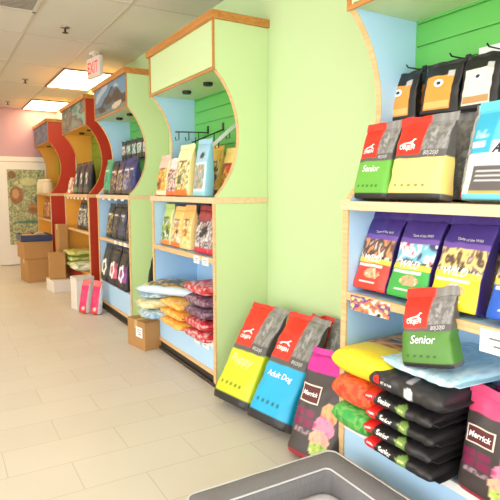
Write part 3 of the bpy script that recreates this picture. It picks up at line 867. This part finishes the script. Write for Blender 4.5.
# ================================================================== bags on the plain canopy unit
def pets(base, cols, seed, **k): return patch(base, cols, seed, f=13, **k)
YW = ((246, 214, 90), (236, 150, 50), (250, 240, 200), (120, 140, 60), (250, 226, 120))
G2 = 'bags on the counter of the plain canopy unit'
def small(label, x, y, z, W, H, T, dz, seed, group, lean=4, **k):
    return upright('pet_food_bag', label, (x, y, z), W, H, T, dz, seed, R(lean), group=group, near=False, **k)
small('orange and yellow patterned bag at the far end of the plain unit counter', 1.575, 4.01, Z1, .20, .29, .09, pets((250, 232, 190), ((240, 180, 60), (226, 120, 40), (250, 220, 120), (90, 80, 40)), 61, top=(246, 196, 180)), 61, G2)
small('white and pink bag with a dark pet picture beside the orange one', 1.58, 3.82, Z1, .175, .26, .09, pets((246, 226, 226), ((240, 190, 190), (120, 90, 80), (240, 220, 200), (200, 120, 60)), 62, foot=(226, 110, 60)), 62, G2)
small('cream yellow bag with green and orange picture in the middle of the plain unit counter', 1.575, 3.60, Z1, .25, .345, .10, pets((250, 232, 160), ((250, 226, 130), (110, 130, 70), (250, 236, 190), (236, 170, 70), (250, 240, 210)), 63, top=(250, 236, 180), foot=(230, 120, 40)), 63, G2)
small('light blue and white bag at the near end of the plain unit counter', 1.57, 3.29, Z1, .20, .36, .09, design((214, 232, 238), (130, 196, 216), ('r', -.8, .8, .12, .6, pal((236, 240, 240), (110, 150, 130), (200, 160, 140), (120, 190, 200), f=10, seed=64)), ('r', -1, 1, .64, 1.1, (150, 200, 226)), ('e', .1, .76, .35, .06, (40, 40, 50)), ('r', -1, 1, -.1, .1, (150, 206, 216))), 64, G2)
small('yellow bag with a red and green picture at the back near the arch', 1.72, 3.16, Z1, .22, .30, .09, pets((244, 220, 120), ((240, 170, 50), (200, 60, 50), (70, 120, 60), (244, 220, 130)), 65, top=(246, 214, 120)), 65, G2)
small('plain pale blue bag behind the orange patterned one on the plain unit counter', 1.74, 3.93, Z1, .22, .35, .09, design((170, 206, 230), (150, 190, 220)), 66, G2)
small('yellow and orange bag standing behind the cream one on the plain unit counter', 1.74, 3.66, Z1, .22, .36, .09, pets((250, 230, 130), YW, 67), 67, G2)
small('amber bag standing behind between the cream and light blue ones', 1.73, 3.42, Z1, .20, .33, .09, pets((240, 196, 80), YW, 68, foot=(90, 60, 30)), 68, G2)

G3 = 'bags on the middle shelf of the plain canopy unit'
small('white and green bag at the far end of the plain unit middle shelf', 1.60, 4.00, Z2, .20, .30, .09, pets((226, 232, 190), ((190, 206, 90), (80, 130, 60), (240, 240, 220), (60, 90, 60)), 71, top=(190, 214, 120), foot=(236, 140, 60)), 71, G3)
small('orange and cream bag second from the far end of that middle shelf', 1.60, 3.79, Z2, .19, .285, .09, pets((250, 224, 150), ((250, 200, 90), (236, 150, 60), (250, 240, 220), (140, 110, 50)), 72, top=(250, 200, 110), foot=(230, 120, 50)), 72, G3)
small('apricot bag third from the far end of that middle shelf', 1.60, 3.60, Z2, .18, .30, .09, pets((250, 214, 140), ((250, 226, 170), (240, 170, 70), (250, 236, 200)), 73, top=(244, 180, 100)), 73, G3)
small('black-edged green and blue bag hanging forward between the apricot and silver ones', 1.66, 3.49, Z2, .19, .335, .09, pets((40, 50, 46), ((70, 110, 80), (150, 160, 130), (40, 80, 90), (110, 150, 170)), 74), 74, G3)
small('silver bag with a dark red crown on that middle shelf', 1.60, 3.32, Z2, .23, .30, .10, pets((176, 168, 166), ((224, 220, 218), (110, 60, 66), (190, 190, 190), (70, 60, 60)), 75, top=(150, 40, 60), foot=(206, 40, 64)), 75, G3)
small('silver bag with red lettering band at the near end of that middle shelf', 1.60, 3.125, Z2, .18, .31, .09, pets((150, 130, 130), ((224, 220, 218), (130, 50, 60), (200, 200, 200), (60, 50, 50)), 76, top=(170, 44, 64), foot=(206, 40, 64)), 76, G3)
small('teal bag at the back behind the silver ones', 1.74, 3.26, Z2, .22, .33, .09, design((60, 160, 150), (50, 140, 130)), 77, G3)
small('blue bag at the back behind the orange ones', 1.74, 3.74, Z2, .24, .33, .09, design((60, 120, 160), (50, 100, 140)), 78, G3)

def pd(cols, f, seed):
    p = pal(*cols, f=f, seed=seed)
    return lambda q, c, s: p(q*1.6, s*.5+c*.7)
OR3 = ((246, 178, 62), (238, 150, 40), (250, 206, 110), (240, 166, 50), (206, 110, 40))
zz = ZD
for i, lab in enumerate(('bottom of the three orange bags stacked at the plain unit', 'middle one of the three orange bags stacked at the plain unit', 'topmost of the three orange bags stacked at the plain unit')):
    lying('pet_food_bag', lab, (1.615, 3.615, zz), .40, .36, .072, pd(OR3, 7, 81+i), 81+i, group='orange bags stacked at the plain unit'); zz += .073
REDS = ((206, 30, 52), (226, 60, 70), (180, 24, 44), (240, 200, 200), (206, 34, 56))
PUR = ((112, 72, 100), (140, 100, 124), (86, 56, 80), (170, 140, 156), (112, 72, 100))
zz = ZD
for i, (cl, lab) in enumerate(((REDS, 'bottom bag of the red and purple stack at the plain unit'), (REDS, 'red bag second from the bottom of that red and purple stack'), (PUR, 'lower purple bag in the red and purple stack'),
                          (PUR, 'upper purple bag in the red and purple stack'), (REDS, 'red bag on top of the purple ones at the plain unit'))):
    lying('pet_food_bag', lab, (1.63, 3.215, zz), .33, .36, .079, pd(cl, 6, 90+i), 90+i, group='red and purple bags stacked at the plain unit'); zz += .080
CY = ((246, 232, 170), (250, 240, 200), (226, 206, 140), (250, 236, 180))
LB = ((160, 200, 220), (214, 230, 238), (130, 176, 206), (190, 216, 230))
lying('pet_food_bag', 'pale blue bag lying lowest at the far end of the plain unit bottom shelf', (1.575, 3.975, ZD), .42, .25, .085, pd(LB, 6, 101), 101, rz=R(-10), group='small stack beside the orange bags')
lying('pet_food_bag', 'cream yellow bag lying on the pale blue one at the far end', (1.565, 3.965, ZD+.086), .45, .24, .08, pd(CY, 6, 102), 102, rz=R(-14), group='small stack beside the orange bags')
wp = pal((240, 150, 70), (70, 80, 60), (236, 190, 90), (60, 70, 80), f=7, seed=12)
def wdes(q, c, s): return wp(q, c) if s > .35 and -.8 < q < .75 and -.7 < c < .8 else lin((200, 222, 236))
lying('pet_food_bag', 'big white and pale blue bag with an orange picture lying across the stacks', (1.59, 3.80, ZD+.225), .56, .34, .085, wdes, 103, rz=R(-58), tilt=(R(2), 0))
lying('pet_food_bag', 'pale blue folded bag tucked under the big white one', (1.56, 3.985, ZD+.168), .40, .22, .055, pd(LB, 5, 104), 104, rz=R(-14), group='small stack beside the orange bags')

# empty hooks in the arch of the plain unit
def arm(label, y, pts, rail=False):
    t = thing('waterfall_hook', label, 'hook', (XW-.021, y, 1.78), group='bare display arms under the plain canopy')
    link('arm_plate', B(-.004, 0, -.014, .014, -.03, .03), BLACK, t)
    link('arm_rod', tube(bmesh.new(), pts, .0055), STEEL, t)
    if rail:
        st = link('ticket_strip', boxes([(-.13, .13, -.016, -.010, -.012, .012)]), WHITE, t); st.location = (-.145, 0, -.10); st.rotation_euler = (0, R(-39.6), 0)
    for k in range(3):
        a = Vector(pts[0]).lerp(Vector(pts[-1]), .3+.3*k)
        link('arm_pin', tube(bmesh.new(), [a, a+Vector((0, 0, -.06)), a+Vector((-.025, 0, -.065)), a+Vector((-.03, 0, -.04))], .004, 6), BLACK, t)
arm('bare slanting display arm nearest the arch edge of the plain unit', 3.34, [(0, 0, .02), (-.29, 0, -.22)], True)
arm('bare display arm in the middle of the plain unit slatwall', 3.60, [(0, 0, -.02), (-.26, 0, -.13)])
arm('bare display arm nearest the blue side of the plain unit', 3.86, [(0, 0, -.02), (-.28, 0, -.03)])

# ================================================================== mountain picture unit
DK = ((22, 24, 40), (40, 44, 60), (150, 120, 70), (14, 14, 20), (60, 50, 80))
G4 = 'bags on the counter of the mountain picture unit'
for i, (y, base, cols, lab, W, H) in enumerate((
        (5.68, (70, 170, 120), ((90, 190, 140), (50, 140, 100), (110, 200, 150)), 'slim green bag at the far end of the mountain picture unit counter', .20, .34),
        (5.44, (26, 24, 40), ((60, 40, 70), (190, 160, 120), (24, 24, 40), (110, 80, 60)), 'dark purple bag with gold picture next to the slim green one', .20, .31),
        (5.22, (40, 36, 90), ((70, 60, 130), (200, 170, 90), (30, 30, 70), (120, 100, 130)), 'indigo bag with a gold band in the middle of that counter', .20, .31),
        (5.00, (34, 50, 130), ((50, 70, 160), (180, 170, 140), (30, 40, 110)), 'royal blue bag second from the near end of that counter', .20, .32),
        (4.85, (24, 34, 96), ((40, 56, 140), (24, 30, 80), (120, 120, 160)), 'navy blue bag at the near end of that counter', .17, .33))):
    small(lab, 1.60, y, Z1, W, H, .10, pets(base, cols, 110+i, foot=(70, 54, 40)), 110+i, G4)
for i, (y, c, lab) in enumerate(((5.70, (150, 60, 60), 'black pouch with a reddish label hung furthest along the mountain picture unit'), (5.53, (70, 150, 110), 'black pouch with a pale green label hung second along that row'),
                            (5.36, (60, 150, 150), 'black pouch with a teal label hung third along that row'), (5.19, (90, 160, 120), 'black pouch with a green label hung fourth along that row'), (5.02, (150, 160, 150), 'black pouch with a grey label hung nearest in that row'))):
    upright('treat_pouch', lab, (1.80, y, 1.625), .175, .185, .05, design((24, 26, 24), (18, 18, 20), ('r', -.8, .8, .3, .82, pal(c, c, (226, 230, 220), (40, 70, 60), f=5, seed=i))), 120+i, R(-4), group='pouches hung in the mountain picture unit', seal=.012)
    t = thing('slatwall_hook', 'hook carrying the '+['furthest', 'second', 'third', 'fourth', 'nearest'][i]+' black pouch in the mountain picture unit', 'hook', (XW-.021, y, 1.82), group='hooks in the mountain picture unit')
    link('hook_rod', tube(bmesh.new(), [(0, 0, 0), (-.13, 0, 0), (-.14, 0, .01)], .003, 6), BLACK, t)
Z3 = .8005
G5 = 'dark bags on the middle shelf of the mountain picture unit'
for i, (y, cols, lab) in enumerate(((5.62, ((170, 140, 60), (60, 50, 30), (200, 180, 110), (24, 22, 20)), 'black and gold bag at the far end of the mountain unit middle shelf'),
                               (5.39, ((40, 40, 60), (20, 20, 26), (150, 130, 90)), 'near-black bag second from the far end of that shelf'), (5.17, ((70, 80, 130), (24, 24, 40), (150, 150, 160)), 'black bag with a bluish picture third along that shelf'),
                               (4.93, ((150, 120, 60), (60, 40, 30), (24, 22, 20), (200, 170, 90)), 'black and bronze bag at the near end of that shelf'))):
    small(lab, 1.60, y, Z3, .21, .33, .10, pets((22, 22, 26), cols, 130+i), 130+i, G5)
def ring(b, parent, cu, cv, r, m=WINK):
    bm = bmesh.new(); A, D = [], []
    for i in range(20):
        a = i*2*PI/20; w = 1+.16*math.cos(5*a)
        for rr, L_ in ((r*w, A), (r*w*.52, D)):
            p = b.pt(cu+rr*math.cos(a)/(b.W/2), cv+rr*math.sin(a)/b.H, -1); L_.append(bm.verts.new((p.x, p.y-.002, p.z)))
    for i in range(20): bm.faces.new((A[i], A[(i+1) % 20], D[(i+1) % 20], D[i]))
    link('flower_emblem', bm, m, b.body_o)
G6 = 'black bags with white flower rings on the mountain unit bottom shelf'
for i, (y, band, lab) in enumerate(((5.66, (40, 60, 60), 'black bag with white ring on dark teal at the far end of that bottom shelf'), (5.36, (230, 90, 130), 'black bag with a coral pink band and white ring'),
                               (5.05, (150, 70, 160), 'black bag with a violet band and white ring'), (4.86, (30, 28, 30), 'plain black bag at the near end of the bottom shelf behind the violet one'))):
    t, b = small(lab, 1.56 if i < 3 else 1.72, y, .3205, .27, .37, .12, design((22, 20, 22), (18, 17, 19), ('r', -1, 1, .22, .62, band), ('r', -1, 1, .5, .62, tuple(min(255, int(c*.75)) for c in band))), 140+i, G6)
    if i < 3: ring(b, t, -.05, .42, .085)

# ================================================================== red units
G7 = 'black bags on the counter of the red unit with the lake picture'
for i, (y, lab) in enumerate(((7.10, 'black bag with a white slash furthest along the red unit counter'), (6.82, 'black bag with a white slash in the middle of the red unit counter'), (6.54, 'black bag with a white slash nearest on the red unit counter'))):
    small(lab, 1.60, y, Z1, .26, .36, .11, design((20, 20, 22), (16, 16, 18), ('e', -.1, .62, .3, .1, (226, 226, 224)), ('e', .3, .42, .25, .1, (214, 214, 212)), ('r', -1, 1, .05, .2, ((70, 130, 70), (90, 40, 40), (60, 60, 60))[i])), 150+i, G7)
for i, (y, c, lab) in enumerate(((7.44, (236, 226, 206), 'small cream pouch at the far end of the red unit counter'), (7.28, (206, 90, 50), 'small orange pouch beside the cream one'))):
    small(lab, 1.57, y, Z1, .14, .20, .07, patch(c, (c, (246, 236, 214), (150, 60, 40)), 155+i), 155+i, 'small pouches on the red unit counter', seal=.015)
G8 = 'dark bags on the middle shelf of the red lake picture unit'
for i, (y, lab) in enumerate(((6.98, 'black and white bag furthest along the red unit middle shelf'), (6.76, 'black and white bag in the middle of that red unit shelf'), (6.53, 'black and white bag nearest on that red unit shelf'))):
    small(lab, 1.60, y, .8105, .22, .33, .10, pets((26, 26, 28), ((26, 26, 28), (214, 210, 200), (60, 60, 60), (150, 80, 50)), 160+i), 160+i, G8)
G9 = 'green and yellow bags lying on the red unit bottom shelf'
YG = ((196, 206, 90), (226, 226, 150), (130, 160, 60), (240, 236, 190))
for i, (x, y, z, c, lab) in enumerate(((1.60, 7.15, .3105, YG, 'yellow-green bag lying lowest at the far side of the red unit'), (1.61, 7.13, .3815, YG, 'yellow-green bag lying second in that red unit pile'),
                                       (1.60, 7.16, .4525, YG, 'yellow-green bag lying on top of that red unit pile'), (1.57, 6.68, .3105, ((60, 140, 50), (236, 236, 220), (110, 180, 80)), 'white and leaf green bag lying nearest in the red unit'))):
    lying('pet_food_bag', lab, (x, y, z), .50 if i < 3 else .34, .36, .07 if i < 3 else .10, pd(c, 6, 170+i), 170+i, group=G9)
small('black bottle-shaped bag standing between the lying green bags', 1.62, 6.44, .3105, .20, .36, .10, pets((24, 26, 30), ((60, 70, 60), (24, 26, 30), (180, 190, 180)), 175), 175, None)
G10 = 'goods in the red unit nearest the back wall'
for i, (x, y, z, W, H, base, cols, lab) in enumerate((
        (1.58, 9.13, .8405, .24, .33, (150, 60, 40), ((190, 90, 50), (226, 170, 110), (110, 40, 30)), 'red-brown bag on the middle shelf of the far red unit'),
        (1.58, 9.43, .8405, .24, .32, (180, 100, 50), ((206, 140, 70), (120, 60, 40), (236, 200, 140)), 'tan bag on the middle shelf of the far red unit'),
        (1.58, 8.84, .8405, .22, .30, (110, 50, 40), ((170, 80, 60), (90, 40, 30), (206, 160, 120)), 'dark brown bag on the middle shelf of the far red unit'))):
    small(lab, x, y, z, W, H, .10, pets(base, cols, 180+i), 180+i, G10)
TUB = mat('white_plastic_tub', (222, 206, 176), .45)
for i, (x, y, lab) in enumerate(((1.56, 9.62, 'squat white tub furthest along the far red unit counter'), (1.57, 9.40, 'squat white tub beside the furthest one'), (1.57, 9.17, 'squat white tub nearest on the far red unit counter'))):
    t = thing('plastic_tub', lab, 'tub', (x, y, Z1), group='white tubs on the far red unit counter')
    link('tub_body', lathe(bmesh.new(), [(.085, 0), (.09, .01), (.09, .16), (.075, .19), (.06, .195)], 0, 0, 0), TUB, t, True)
    link('tub_lid', lathe(bmesh.new(), [(.066, .196), (.066, .225), (.06, .23)], 0, 0, 0), mat('tub_lid_cream', (236, 226, 206), .4), t)

# ================================================================== cartons and things on the floor
def carton(label, loc, sx, sy, sz, rz=0, m=CARTON, open_top=False, label_patch=False, group='cartons by the red units', tape=True):
    t = thing('cardboard_box', label, 'box', loc, (0, 0, rz), group)
    a, b = sx/2, sy/2
    if open_top:
        bm = boxes([(-a, a, -b, b, 0, .01), (-a, -a+.006, -b, b, .01, sz), (a-.006, a, -b, b, .01, sz), (-a, a, -b, -b+.006, .01, sz), (-a, a, b-.006, b, .01, sz)])
        link('box_body', bm, m, t)
        for s in (-1, 1):
            f = B(-a, a, 0, .005, 0, sy*.42); o = link('flap', f, m, t); o.location = (0, s*b, sz); o.rotation_euler = (R(-118)*s if s > 0 else R(118), 0, 0)
        o = link('flap', B(0, .005, -b, b, 0, sx*.34), m, t); o.location = (-a, 0, sz); o.rotation_euler = (0, R(-125), 0)
    else:
        link('box_body', B(-a, a, -b, b, 0, sz, .004), m, t)
        if tape: link('packing_tape', boxes([(-a-.001, a+.001, -.025, .025, sz-.001, sz+.001), (-a-.001, -a, -.025, .025, sz-.07, sz)]), TAPE, t)
    if label_patch:
        link('shipping_label', boxes([(-a-.0015, -a+.0005, -.11, .0, sz*.42, sz*.42+.085)]), WHITE, t)
        link('label_print', boxes([(-a-.0022, -a-.0014, -.09, -.03, sz*.42+.06, sz*.42+.066), (-a-.0022, -a-.0014, -.09, -.02, sz*.42+.04, sz*.42+.045), (-a-.0022, -a-.0014, -.09, -.045, sz*.42+.02, sz*.42+.03)]), mat('violet_ink', (140, 120, 160), .6), t)
    return t
carton('brown cardboard box with a white label on the floor beside the plain canopy unit', (1.435, 4.17, 0), .155, .30, .235, R(9), label_patch=True, group=None)
carton('lower cardboard box of the stack at the red units, its flap sticking out', (1.19, 8.13, 0), .34, .42, .33, R(6), open_top=False)
carton('large open cardboard box on top of the lower one, holding a dark tray', (1.185, 8.19, .3315), .38, .48, .25, R(4), tape=False)
carton('tall narrow cardboard box beside the stacked pair', (1.31, 7.22, .156), .20, .22, .33, R(-6))
carton('low white box on the floor under the tall narrow one', (1.35, 7.15, 0), .30, .40, .15, R(3), m=mat('white_carton', (222, 214, 204), .8), tape=False)
carton('tall thin cardboard sheet box standing on the floor against the red unit', (1.44, 7.52, 0), .12, .20, .84, R(4))
t = thing('display_tray', 'dark blue tray of goods on the topmost cardboard box', 'tray', (1.185, 8.19, .583))
link('tray_body', boxes([(-.21, .21, -.26, .26, 0, .012), (-.21, -.20, -.26, .26, .012, .09), (.20, .21, -.26, .26, .012, .09), (-.20, .20, -.26, -.25, .012, .09), (-.20, .20, .25, .26, .012, .09)], .003), mat('navy_tray', (44, 52, 84), .5), t)
for i, (dx, dy, c, lab) in enumerate(((-.09, .12, ((190, 120, 60), (90, 60, 50), (226, 190, 140)), 'brown packet lying at the far end of the dark tray'), (-.09, -.10, ((150, 70, 50), (206, 160, 110), (70, 50, 60)), 'red-brown packet lying at the near end of the dark tray'),
                            (.09, .12, ((120, 100, 70), (206, 180, 120), (80, 60, 50)), 'olive packet lying at the back of the dark tray'), (.09, -.11, ((70, 70, 100), (120, 110, 140), (40, 40, 60)), 'slate packet lying at the back near corner of the tray'))):
    lying('food_packet', lab, (1.185+dx, 8.19+dy, .5955), .165, .16, .085, pd(c, 7, 190+i), 190+i, group='packets in the dark tray')
GP = 'pink bags standing on the floor by the mountain unit'
for i, (x, y, lab) in enumerate(((1.285, 5.64, 'hot pink and white bag standing on the floor, the further of two'), (1.375, 5.52, 'hot pink and white bag standing on the floor, the nearer of two'))):
    upright('pet_food_bag', lab, (x, y, 0), .115, .32, .08, design((224, 40, 100), (226, 222, 226), ('r', -1, 1, .90, 1.1, (240, 110, 110)), ('r', -1, 1, -.1, .10, (220, 60, 50)), ('e', .2, .16, .4, .06, (240, 210, 190)), ('r', -.6, .3, .35, .75, pal((214, 30, 100), (236, 70, 120), (200, 30, 80), f=8, seed=i))), 200+i, R(8), rz=R(-60), group=GP)
t = thing('white_carton', 'plain white upright carton beside the pink bags', 'box', (1.33, 5.90, 0), (0, 0, R(8)))
link('box_body', B(-.10, .10, -.09, .09, 0, .33, .004), mat('white_carton', (222, 214, 204), .8), t)
link('box_lid', B(-.103, .103, -.093, .093, .331, .36, .003), mat('white_carton_lid', (214, 206, 196), .7), t)

# ================================================================== camera, world, colour
cam = bpy.data.cameras.new('camera'); cam.sensor_width = 36; cam.lens = 526.5/500*36; cam.clip_start = .05
co = bpy.data.objects.new('camera', cam); C.objects.link(co)
co.location = (0, 0, 1.3); co.rotation_euler = (R(90-6.45), 0, R(-30.6))
S.camera = co
w = bpy.data.worlds.new('daylight'); S.world = w; w.use_nodes = True
w.node_tree.nodes['Background'].inputs['Color'].default_value = (1, .99, .97, 1)
w.node_tree.nodes['Background'].inputs['Strength'].default_value = 2.7
S.view_settings.view_transform = 'Standard'; S.view_settings.look = 'None'
S.view_settings.exposure = .58; S.view_settings.gamma = 1
S.view_settings.use_curve_mapping = False
